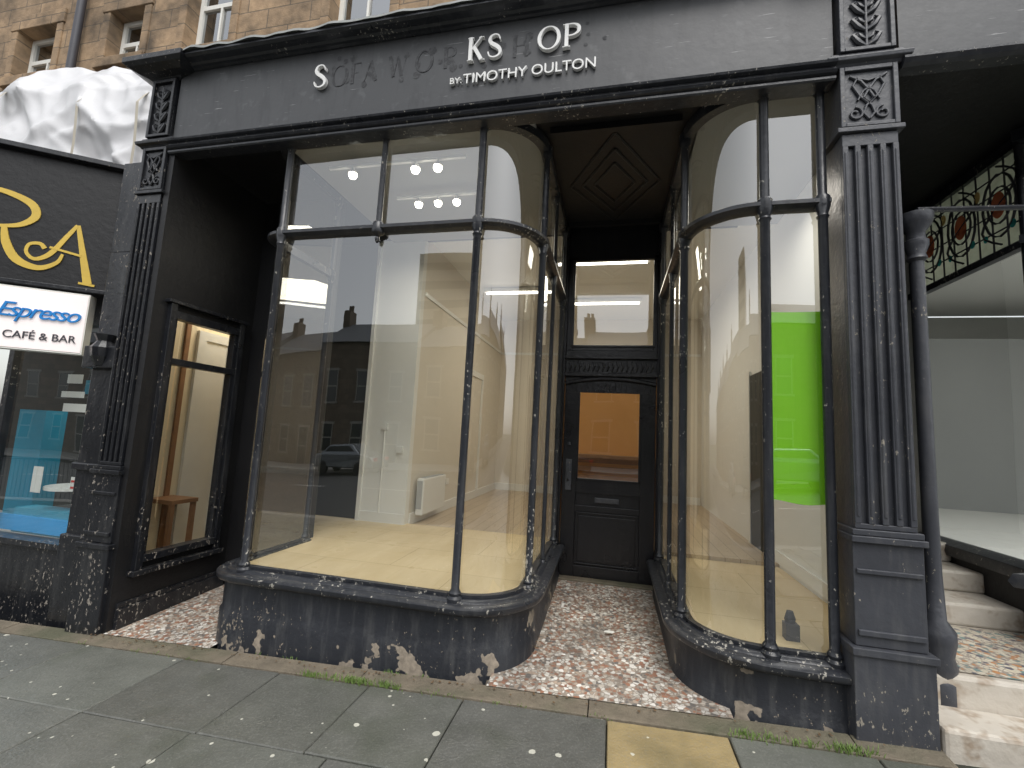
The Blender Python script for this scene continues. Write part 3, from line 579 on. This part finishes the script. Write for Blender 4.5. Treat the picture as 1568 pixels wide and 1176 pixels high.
# ------------------------------------------------------------------ upper building
up=empty('sandstone_tenement'); YU=4.2
wins=[(-8.72,-7.95,6.38,7.15),(-6.95,-6.35,6.42,7.15),(-5.62,-4.9,6.36,7.9),(-3.45,-2.65,6.2,7.9),(-1.4,-.5,6.3,7.9),(.8,1.6,6.3,7.9),(-10.8,-10.0,6.38,7.15)]
def wallwith(b_,x0,x1,z0,z1,holes,y0,y1):
    x=x0
    for (a,b2,c,d) in sorted(holes):
        b_.box(x,a,y0,y1,z0,z1); b_.box(a,b2,y0,y1,z0,c); b_.box(a,b2,y0,y1,d,z1); x=b2
    b_.box(x,x1,y0,y1,z0,z1)
bb=B(); wallwith(bb,-14,6,4.84,8.6,wins,YU,YU+.35); bb.done('ashlar_wall',M['stone'],up)
b1=B();b2=B();b3=B()
for a,b_,c,d in wins:
    b1.box(a-.12,b_+.12,YU-.06,YU+.1,c-.14,c-.002); b1.box(a-.14,b_+.14,YU-.03,YU+.1,d+.002,d+.22); b1.box(a-.12,a-.002,YU-.02,YU+.1,c,d); b1.box(b_+.002,b_+.12,YU-.02,YU+.1,c,d)
    y=YU+.16; mz=(c+d)/2
    for q in ((a,a+.06,c,d),(b_-.06,b_,c,d),(a+.06,b_-.06,c,c+.07),(a+.06,b_-.06,d-.06,d),(a+.06,b_-.06,mz-.03,mz+.03),((a+b_)/2-.015,(a+b_)/2+.015,c+.07,mz-.03)): b2.box(q[0],q[1],y,y+.06,q[2],q[3])
    b3.add([(a+.03,y+.03,c+.03),(b_-.03,y+.03,c+.03),(b_-.03,y+.03,d-.03),(a+.03,y+.03,d-.03)],[(0,1,2,3)])
b1.done('stone_surrounds',M['stone'],up,False,.01); b2.done('sash_frames',M['sash'],up); b3.done('panes',M['glass2'],up)
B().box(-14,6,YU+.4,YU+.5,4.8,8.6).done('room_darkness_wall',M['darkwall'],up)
B().tube([(-7.42,YU-.08,4.9),(-7.42,YU-.08,8.6)],.05,10).done('drainpipe',M['txt'],up,True)
B().box(-14,6,YU-.06,YU,5.78,5.9).done('string_course',M['stone'],up,False,.01)
B().box(-14,8,YU+.35,YU+8,8.5,8.8).done('roof_slab',M['slate'],up)
v=[];f=[];nx,nz=130,64
def ridge(p): return 1-min(1,abs(mnoise.noise(p))*2.2)
for i in range(nx+1):
    for j in range(nz+1):
        s=i/nx;t=j/nz; x=-8.2+3.35*s; top=4.95+.85*min(1,s*2.4); z=4.02+(top-4.02)*t; y=3.05+.55*s+.55*max(0,t-.72)*2+.10*(t**2)
        d=-.12*ridge(Vector((x*1.3+z*.9,z*.8-x*.3,3)))-.07*ridge(Vector((x*2.0-z*1.7,z*1.2+x*.5,7)))-.03*ridge(Vector((x*4+z*1.5,z*3.2,11)))+.14
        v.append((x,y+d,z+.03*mnoise.noise(Vector((x*2,z*2,0)))))
for i in range(nx):
    for j in range(nz): a=i*(nz+1)+j; f.append((a,a+nz+1,a+nz+2,a+1))
tp=empty('plastic_sheeted_bay'); o=mk('sheeting',v,f,M['plastic'],tp,True)
bb=B(); bb.box(-8.2,-4.9,3.95,4.19,4.02,5.6); bb.done('bay_core',M['greywall'],tp)
bb=B()
for xx in (-6.9,-5.9,-5.2):
    s_=(xx+8.2)/3.35
    pts=[(xx+.03*math.sin(k),3.02+.55*s_+1.1*max(0,k/6-.72),4.05+1.5*k/6) for k in range(6)]
    for k in range(5):
        a,b_=pts[k],pts[k+1]; bb.add([(a[0]-.02,a[1],a[2]),(a[0]+.02,a[1],a[2]),(b_[0]+.02,b_[1],b_[2]),(b_[0]-.02,b_[1],b_[2])],[(0,1,2,3)])
bb.done('batten',M['tape'],tp)
# ------------------------------------------------------------------ LEFT neighbour: cafe
caf=empty('cafe_shopfront'); A0=Vector((-5.5,2.68)); dv=Vector((.9,.62)); dn=dv.normalized(); nn=Vector((dn.y,-dn.x)); ang=math.atan2(.62,.9)
def L2(u,off): p=A0+dn*u+nn*off; return p
def obox(b_,u0,u1,o0,o1,z0,z1):
    P=[L2(u0,o1),L2(u1,o1),L2(u1,o0),L2(u0,o0)]
    b_.add([(p.x,p.y,z0) for p in P]+[(p.x,p.y,z1) for p in P],[(0,3,2,1),(4,5,6,7),(0,1,5,4),(1,2,6,5),(2,3,7,6),(3,0,4,7)])
bb=B(); obox(bb,-.9,1.13,-.5,0,2.76,3.97); bb.done('sign_board',M['dark'],caf)
bb=B(); obox(bb,-.95,1.15,-.6,.07,3.97,4.02); obox(bb,-.95,1.15,-.5,.03,2.72,2.76); bb.done('sign_cornice',M['black'],caf,False,.006)
gl=B()
def gr(pts,k=0):
    b_=B(); ribbon(b_,[(.07+p[0]/125*.69,3.36-(p[1]-325)*.0050,p[2]*.0052) for p in pts],-.006-.001*k,.02)
    gl.add([(L2(x,-y_).x,L2(x,-y_).y,z) for x,y_,z in b_.v],b_.f)
gr([(100,326,6),(124,436,13)]); gr([(99,326,5),(88,350,7),(70,388,8),(52,402,6),(40,392,5),(42,376,5),(55,372,6),(62,380,7)],1); gr([(112,436,4),(134,438,4)],2); gr([(68,376,4),(110,384,4)],3)
gr([(-30,282,6),(5,286,9),(36,300,12),(44,322,12),(28,342,8),(2,350,5),(-20,346,4)],4); gr([(8,350,7),(14,380,12),(30,408,13),(58,418,9),(80,404,6),(86,386,4)],5)
gl.done('gold_letters',M['gold'],caf)
bb=B(); obox(bb,.05,.80,-.10,.02,2.13,2.70); bb.done('lightbox_case',M['sash'],caf)
bb=B(); obox(bb,.06,.79,.021,.024,2.145,2.685); bb.done('lightbox_face',M['lightbox'],caf)
p=L2(.17,.03); text('espresso_text','Espresso',.19,(p.x,p.y,2.42),ang,M['bluet'],caf,.012,.35,.85)
p=L2(.24,.03); text('cafe_text','CAFÉ & BAR',.095,(p.x,p.y,2.23),ang,M['txt'],caf,.004)
bb=B(); bb.box(-4.62,-4.31,3.08,3.3,-.4,3.1); bb.box(-4.64,-4.29,3.05,3.3,-.4,.55); bb.box(-4.64,-4.29,3.05,3.3,1.1,1.16); bb.box(-4.66,-4.28,3.02,3.3,2.0,2.2); bb.box(-4.65,-4.28,3.1,3.3,3.1,4.0); bb.done('cafe_pilaster',M['black'],caf,False,.01)
bb=B(); bb.cyl(-4.46,3.05,[(.05,2.02),(.09,2.1),(.1,2.18),(.06,2.24),(.09,2.3)],12); bb.done('bracket',M['black'],caf)
bb=B(); bb.box(-9,-4.62,3.28,3.4,-.6,.33); bb.box(-9,-4.62,3.24,3.4,.33,.38); bb.box(-9,-4.62,3.25,3.4,2.45,2.9); bb.box(-6.05,-5.98,3.28,3.36,.38,2.5); bb.done('cafe_frame',M['black'],caf)
B().add([(-9,3.31,.38),(-4.62,3.31,.38),(-4.62,3.31,2.45),(-9,3.31,2.45)],[(0,1,2,3)]).done('cafe_pane',M['glass'],caf)
bb=B(); bb.box(-9,-4.74,5.0,5.1,-.3,2.9); bb.done('cafe_back_wall',M['darkwall'],caf)
bb=B(); bb.box(-9,-4.74,3.4,5.0,.0,.1); bb.box(-9,-4.74,3.4,5.0,2.8,2.9); bb.done('cafe_floor_ceiling',M['greywall'],caf)
bb=B(); bb.box(-5.85,-4.76,3.42,3.6,.38,.62); bb.box(-5.6,-5.50,3.75,3.95,.6,2.0); bb.box(-5.3,-5.2,3.75,3.95,.6,2.0); bb.box(-5.5,-5.3,3.85,3.95,.6,1.2); bb.box(-5.02,-4.92,3.6,3.7,.6,1.9); bb.box(-5.6,-4.9,3.7,3.75,1.8,1.95); bb.box(-6.5,-6.1,3.7,3.9,.4,1.6); bb.done('teal_joinery',M['teal'],caf)
bb=B(); bb.box(-7.5,-4.76,3.405,3.42,.40,.55); bb.done('blue_band',M['blue'],caf)
bb=B(); bb.cyl(-5.35,3.62,[(.02,.63),(.03,.8),(.26,.82),(.26,.85)],20); bb.cyl(-5.0,3.75,[(.13,.9),(.13,.93)],14); bb.box(-5.05,-4.9,3.34,3.342,.85,.98); bb.box(-5.55,-5.42,3.34,3.342,.80,1.05); bb.box(-5.3,-5.0,3.34,3.342,1.6,1.68); bb.box(-5.35,-5.05,3.34,3.342,1.74,1.80); bb.box(-5.3,-5.1,3.34,3.342,1.88,1.97); bb.done('table_and_posters',M['heater'],caf)
bb=B(); bb.box(-5.04,-4.91,3.338,3.339,.87,.89); bb.box(-5.04,-4.91,3.338,3.339,.93,.95); bb.box(-4.85,-4.75,3.9,3.95,1.2,1.6); bb.done('red_notice_print',M['red'],caf)
area('cafe_lamp',(-5.6,4.1,2.7),1,.4,16,(1,.97,.93))
# ------------------------------------------------------------------ RIGHT neighbour
rn=empty('neighbouring_shopfront')
bb=B(); bb.box(1.70,8,3.0,3.06,4.06,4.80); bb.done('fascia',M['fascia'],rn)
bb=B(); bb.sweep([(1.70,3.0),(8,3.0)],[(-.06,3.99),(.02,3.99),(.04,4.005),(.055,4.03),(.055,4.045),(.03,4.055),(.01,4.07),(-.06,4.07)]); bb.sweep([(1.75,3.0),(8,3.0)],[(-.3,4.765),(.01,4.765),(.05,4.775),(.12,4.793),(.145,4.81),(.145,4.83),(-.3,4.845)]); bb.done('mouldings',M['trim'],rn)
B().box(1.785,8,3.06,6,4.1,4.2).done('soffit',M['dark'],rn)
bb=B(); bb.cyl(1.91,3.30,[(.085,.18),(.085,.3),(.07,.32),(.09,.38),(.075,.44),(.09,.52),(.09,.58),(.05,.64),(.04,.9),(.036,2.85),(.055,2.87),(.045,2.9),(.065,2.96),(.065,2.99),(.05,3.0),(.05,3.05),(.085,3.10),(.095,3.14),(.095,3.17)],20); bb.done('slender_column',M['pil'],rn,True)
B().box(1.785,1.80,3.24,5.3,.2,4.095).done('party_wall_panel',M['dark'],rn)
bb=B(); bb.tube([(1.91,3.28,3.20),(3.3,3.45,3.24)],.018,8); bb.done('iron_tie_rod',M['trim'],rn,True)
pth=[(3.0,5.3),(3.0,3.9)]+arc(3.5,3.9,.5,180,270,8)+[(5.5,3.4)]
bb=B(); bb.sweep(pth,[(-.02,-.1),(.05,-.1),(.05,.74),(-.02,.74)]); bb.done('riser',M['dark'],rn,True)
bb=B(); bb.sweep(pth,[(-.05,.74),(.09,.74),(.1,.78),(.09,.83),(.03,.86),(-.05,.86)]); bb.sweep(pth,[(-.03,3.2),(.03,3.2),(.03,3.26),(-.03,3.26)]); bb.sweep(pth,[(-.03,4.0),(.03,4.0),(.03,4.09),(-.03,4.09)])
for q in ((2.98,5.22),(2.99,3.95),(3.35,3.42)): bb.cyl(q[0],q[1],[(.03,.86),(.03,4.05)],10)
bb.done('frames',M['trim'],rn,True)
B().sheet(pth,.86,3.2,-.01).done('pane',M['glass'],rn,True)
sgo=B(); sgo.sheet(pth,3.26,4.0,-.01); sgo.done('stained_glass_field',M['sg'][0],rn,True)
ld=B()
for k in range(10): yk=3.95+k*.14; ld.tube([(2.985,yk,3.26),(2.985,yk,4.0)],.007,5)
for zz in (3.42,3.58,3.74,3.88): ld.tube([(2.985,5.25,zz),(2.985,3.9,zz)],.007,5)
for c_ in (4.15,4.55,4.95):
    ld.tube([(2.98,c_+.16*math.cos(a*math.pi/8),3.63+.26*math.sin(a*math.pi/8)) for a in range(17)],.010,5)
    ld.tube([(2.98,c_+.11*math.cos(a*math.pi/8),3.63+.15*math.sin(a*math.pi/8)) for a in range(17)],.009,5)
    ld.tube([(2.98,c_+.2*math.sin(a*math.pi/6)*.9,3.30+.66*a/12) for a in range(13)],.009,5)
ld.done('lead_cames',M['txt'],rn)
def disc(name,c_,zc,ry,rz,mat,x=2.975):
    n=18; B().add([(x,c_+ry*math.cos(2*math.pi*k/n),zc+rz*math.sin(2*math.pi*k/n)) for k in range(n)],[tuple(range(n))]).done(name,mat,rn)
for c_ in (4.15,4.55,4.95): disc('medallion',c_,3.63,.07,.11,M['sg'][1]); disc('amber',c_+.2,3.8,.035,.05,M['sg'][3]); disc('teal',c_-.12,3.42,.03,.035,M['sg'][2]); disc('teal',c_+.14,3.40,.025,.03,M['sg'][2])
bb=B(); bb.box(1.72,3.6,2.95,3.225,-.3,.20); bb.box(1.785,3.0,3.226,6,-.3,.36); bb.box(1.803,2.96,4.15,6,.36,.52); bb.box(1.805,2.958,4.5,6,.52,.68); bb.box(1.807,2.956,4.85,6,.68,.84); bb.done('marble_steps',M['marble'],rn,False,.02)
B().add([(1.84,3.28,.366),(2.94,3.28,.366),(2.94,4.12,.366),(1.84,4.12,.366)],[(0,1,2,3)]).done('mosaic_landing',M['mosaic'],rn)
B().box(1.8,3.0,5.9,6.0,.8,4.09).done('passage_end',M['dark'],rn)
bb=B(); bb.box(3.02,8,9,9.1,.5,4.0); bb.box(7,7.1,3.5,9,.5,4.0); bb.box(3.02,3.08,5.32,9,.5,4.0); bb.box(3.08,8,3.5,9,4.02,4.08); bb.done('neighbour_walls',M['whitewall'],rn)
bb=B(); bb.box(3.08,7,3.5,9,.7,.84); bb.done('neighbour_floor',M['whitewall'],rn)
bb=B(); bb.box(4.2,6.9,8.0,8.1,.84,3.4); bb.done('dark_screen',M['greywall'],rn)
bb=B(); bb.box(4.0,4.2,7.95,8.12,.84,3.6); bb.box(3.3,3.5,6.4,6.6,.84,4.0); bb.done('neighbour_columns',M['whitewall'],rn)
area('neighbour_lamp',(5,5.5,3.95),2,1.5,26,(1,.98,.95))
# ------------------------------------------------------------------ weeds, debris
random.seed(11)
bb=B()
def tuft(cx,cy,n,hm):
    for _ in range(n):
        x=cx+random.gauss(0,.035); y=cy+random.gauss(0,.012); a=random.uniform(0,6.28); h_=random.uniform(.3,1)*hm; l=random.uniform(.2,.8)*h_; w_=.0022
        z=g(x)+.0; bx,by=math.cos(a)*l,math.sin(a)*l
        bb.add([(x-w_,y,z),(x+w_,y,z),(x+bx*.4+w_,y+by*.4,z+h_*.65),(x+bx*.4-w_,y+by*.4,z+h_*.65),(x+bx,y+by,z+h_)],[(0,1,2,3),(3,2,4)])
for x in [random.uniform(-2.0,-1.25) for _ in range(14)]: tuft(x,2.85,22,.045)
for x in [random.uniform(.75,1.35) for _ in range(11)]: tuft(x,2.86,22,.045)
for x in [random.uniform(-4,1.2) for _ in range(16)]: tuft(x,2.846,8,.022)
for x in [random.uniform(-2.6,-1.0) for _ in range(8)]: tuft(x,3.0,12,.03)
bb.done('grass',M['grass'])
bb=B()
for _ in range(240):
    k=random.random()
    if k<.55: x,y=random.uniform(-4,1.6),2.97-abs(random.gauss(0,.03)); z=g(x)+.02
    elif k<.75: x,y=random.uniform(-3.88,-3.0),random.uniform(3.1,4.05); z=g(x)+.035+(y-2.985)*.035
    else: x=random.choice((-.5,.41))+random.gauss(0,.03); y=random.uniform(3.4,5.0); z=.06
    r=random.uniform(.003,.011); a0=random.uniform(0,6)
    bb.add([(x+r*math.cos(a0+k2*1.3)*random.uniform(.6,1.3),y+r*math.sin(a0+k2*1.3),z+random.uniform(0,.004)) for k2 in range(5)],[(0,1,2,3,4)])
bb.done('leaf_litter',M['leaf'])
# ------------------------------------------------------------------ opposite side of street (seen in reflections)
random.seed(5)
x=-52
while x<34:
    wd=random.uniform(7,9); H=7.2+random.uniform(-.4,.8)+g(x); th=empty('terraced_house'); hol=[]
    zb=g(x)
    b1=B(); b2=B(); b3=B(); YF=-18.0
    cols=[x+wd*(i+.5)/3 for i in range(3)]
    for row,(c,d) in enumerate(((.9,2.6),(4.0,5.8))):
        for i,cx in enumerate(cols):
            if row==0 and i==2: c0,d0=.2,2.6
            else: c0,d0=c,d
            hol.append((cx-.55,cx+.55,c0+zb,d0+zb))
    b1.box(x,x+wd,YF-8,YF,zb-1,H)
    for (a,b_,c,d) in hol:
        b2.box(a-.12,b_+.12,YF,YF+.05,c-.12,c); b2.box(a-.12,b_+.12,YF,YF+.05,d,d+.15)
        for q in ((a,a+.08,c,d),(b_-.08,b_,c,d),(a+.08,b_-.08,(c+d)/2-.04,(c+d)/2+.04)): b2.box(q[0],q[1],YF,YF+.03,q[2],q[3])
        b3.box(a+.08,b_-.08,YF,YF+.01,c,d)
    b1.done('walls',M['stone2'],th); b2.done('window_frames',M['kerb'],th); b3.done('window_panes',M['carglass'],th)
    B().add([(x,YF+.3,H),(x+wd,YF+.3,H),(x+wd,YF-4,H+2.2),(x,YF-4,H+2.2),(x,YF-8,H),(x+wd,YF-8,H)],[(0,1,2,3),(3,2,5,4),(0,3,4),(1,5,2)]).done('roof',M['slate'],th)
    B().box(x-.3,x+.5,YF-4.6,YF-3.4,H,H+3.2).box(x-.1,x+.1,YF-4.2,YF-4,H+3.2,H+3.7).box(x+.2,x+.4,YF-4.2,YF-4,H+3.2,H+3.7).done('chimney',M['stone2'],th)
    x+=wd
tb=empty('apartment_block'); B().box(-30,-16,-75,-60,-3,30).done('walls',M['concrete'],tb)
bb=B()
for i in range(10): bb.box(-29.6,-16.4,-60,-59.9,1+i*2.9,2.2+i*2.9)
bb.done('window_bands',M['carglass'],tb)
def car(x,y,col):
    e=empty('parked_car'); z=g(x)-.13
    prof=[(-2.1,.35),(-2.15,.7),(-1.95,.95),(-1.55,1.0),(-1.0,1.40),(.6,1.45),(1.25,1.02),(1.95,.88),(2.15,.65),(2.12,.35)]
    n=len(prof); v=[]
    for s in (-.85,.85):
        for px,pz in prof: v.append((x+px,y+s*(.82 if pz>1.1 else 1),z+pz))
    f=[tuple(range(n)),tuple(range(2*n-1,n-1,-1))]+[(i,(i+1)%n,n+(i+1)%n,n+i) for i in range(n)]
    o=mk('body',v,f,col,e); md=o.modifiers.new('b','BEVEL'); md.width=.06; md.segments=3
    b_=B()
    for s in (-1,1):
        yy=y+s*.80
        b_.add([(x+a,yy+s*.03*(1.2-c)+s*.02,z+c) for a,c in ((-1.35,1.02),(-.95,1.33),(.5,1.37),(1.05,1.02))],[(0,1,2,3)])
    b_.done('windows',M['carglass'],e)
    b_=B()
    for px in (-1.3,1.35):
        for s in (-1,1):
            n=20;c=[(x+px+.32*math.cos(2*math.pi*k/n),y+s*.88,z+.32+.32*math.sin(2*math.pi*k/n)) for k in range(n)]; d=[(a,y+s*.68,cc) for a,_,cc in c]
            b_.add(c+d,[tuple(range(n)),tuple(range(2*n-1,n-1,-1))]+[(i,(i+1)%n,n+(i+1)%n,n+i) for i in range(n)])
    b_.done('wheels',M['tyre'],e)
    B().box(x+2.05,x+2.17,y-.75,y-.5,z+.68,z+.82).box(x+2.05,x+2.17,y+.5,y+.75,z+.68,z+.82).done('tail_lights',M['red'],e)
car(-12,-12.4,M['carpaint']); car(-3,-12.4,M['carglass']); car(6,-12.4,M['carpaint'])
bb=B()
for i in range(60): bb.cyl(-20+i*.14,-1.95,[(.008,g(-20+i*.14)),(.008,g(-20+i*.14)+.95)],5)
bb.tube([(-20,-1.95,g(-20)+.97),(-11.7,-1.95,g(-11.7)+.97)],.02); bb.done('street_railing',M['txt'])
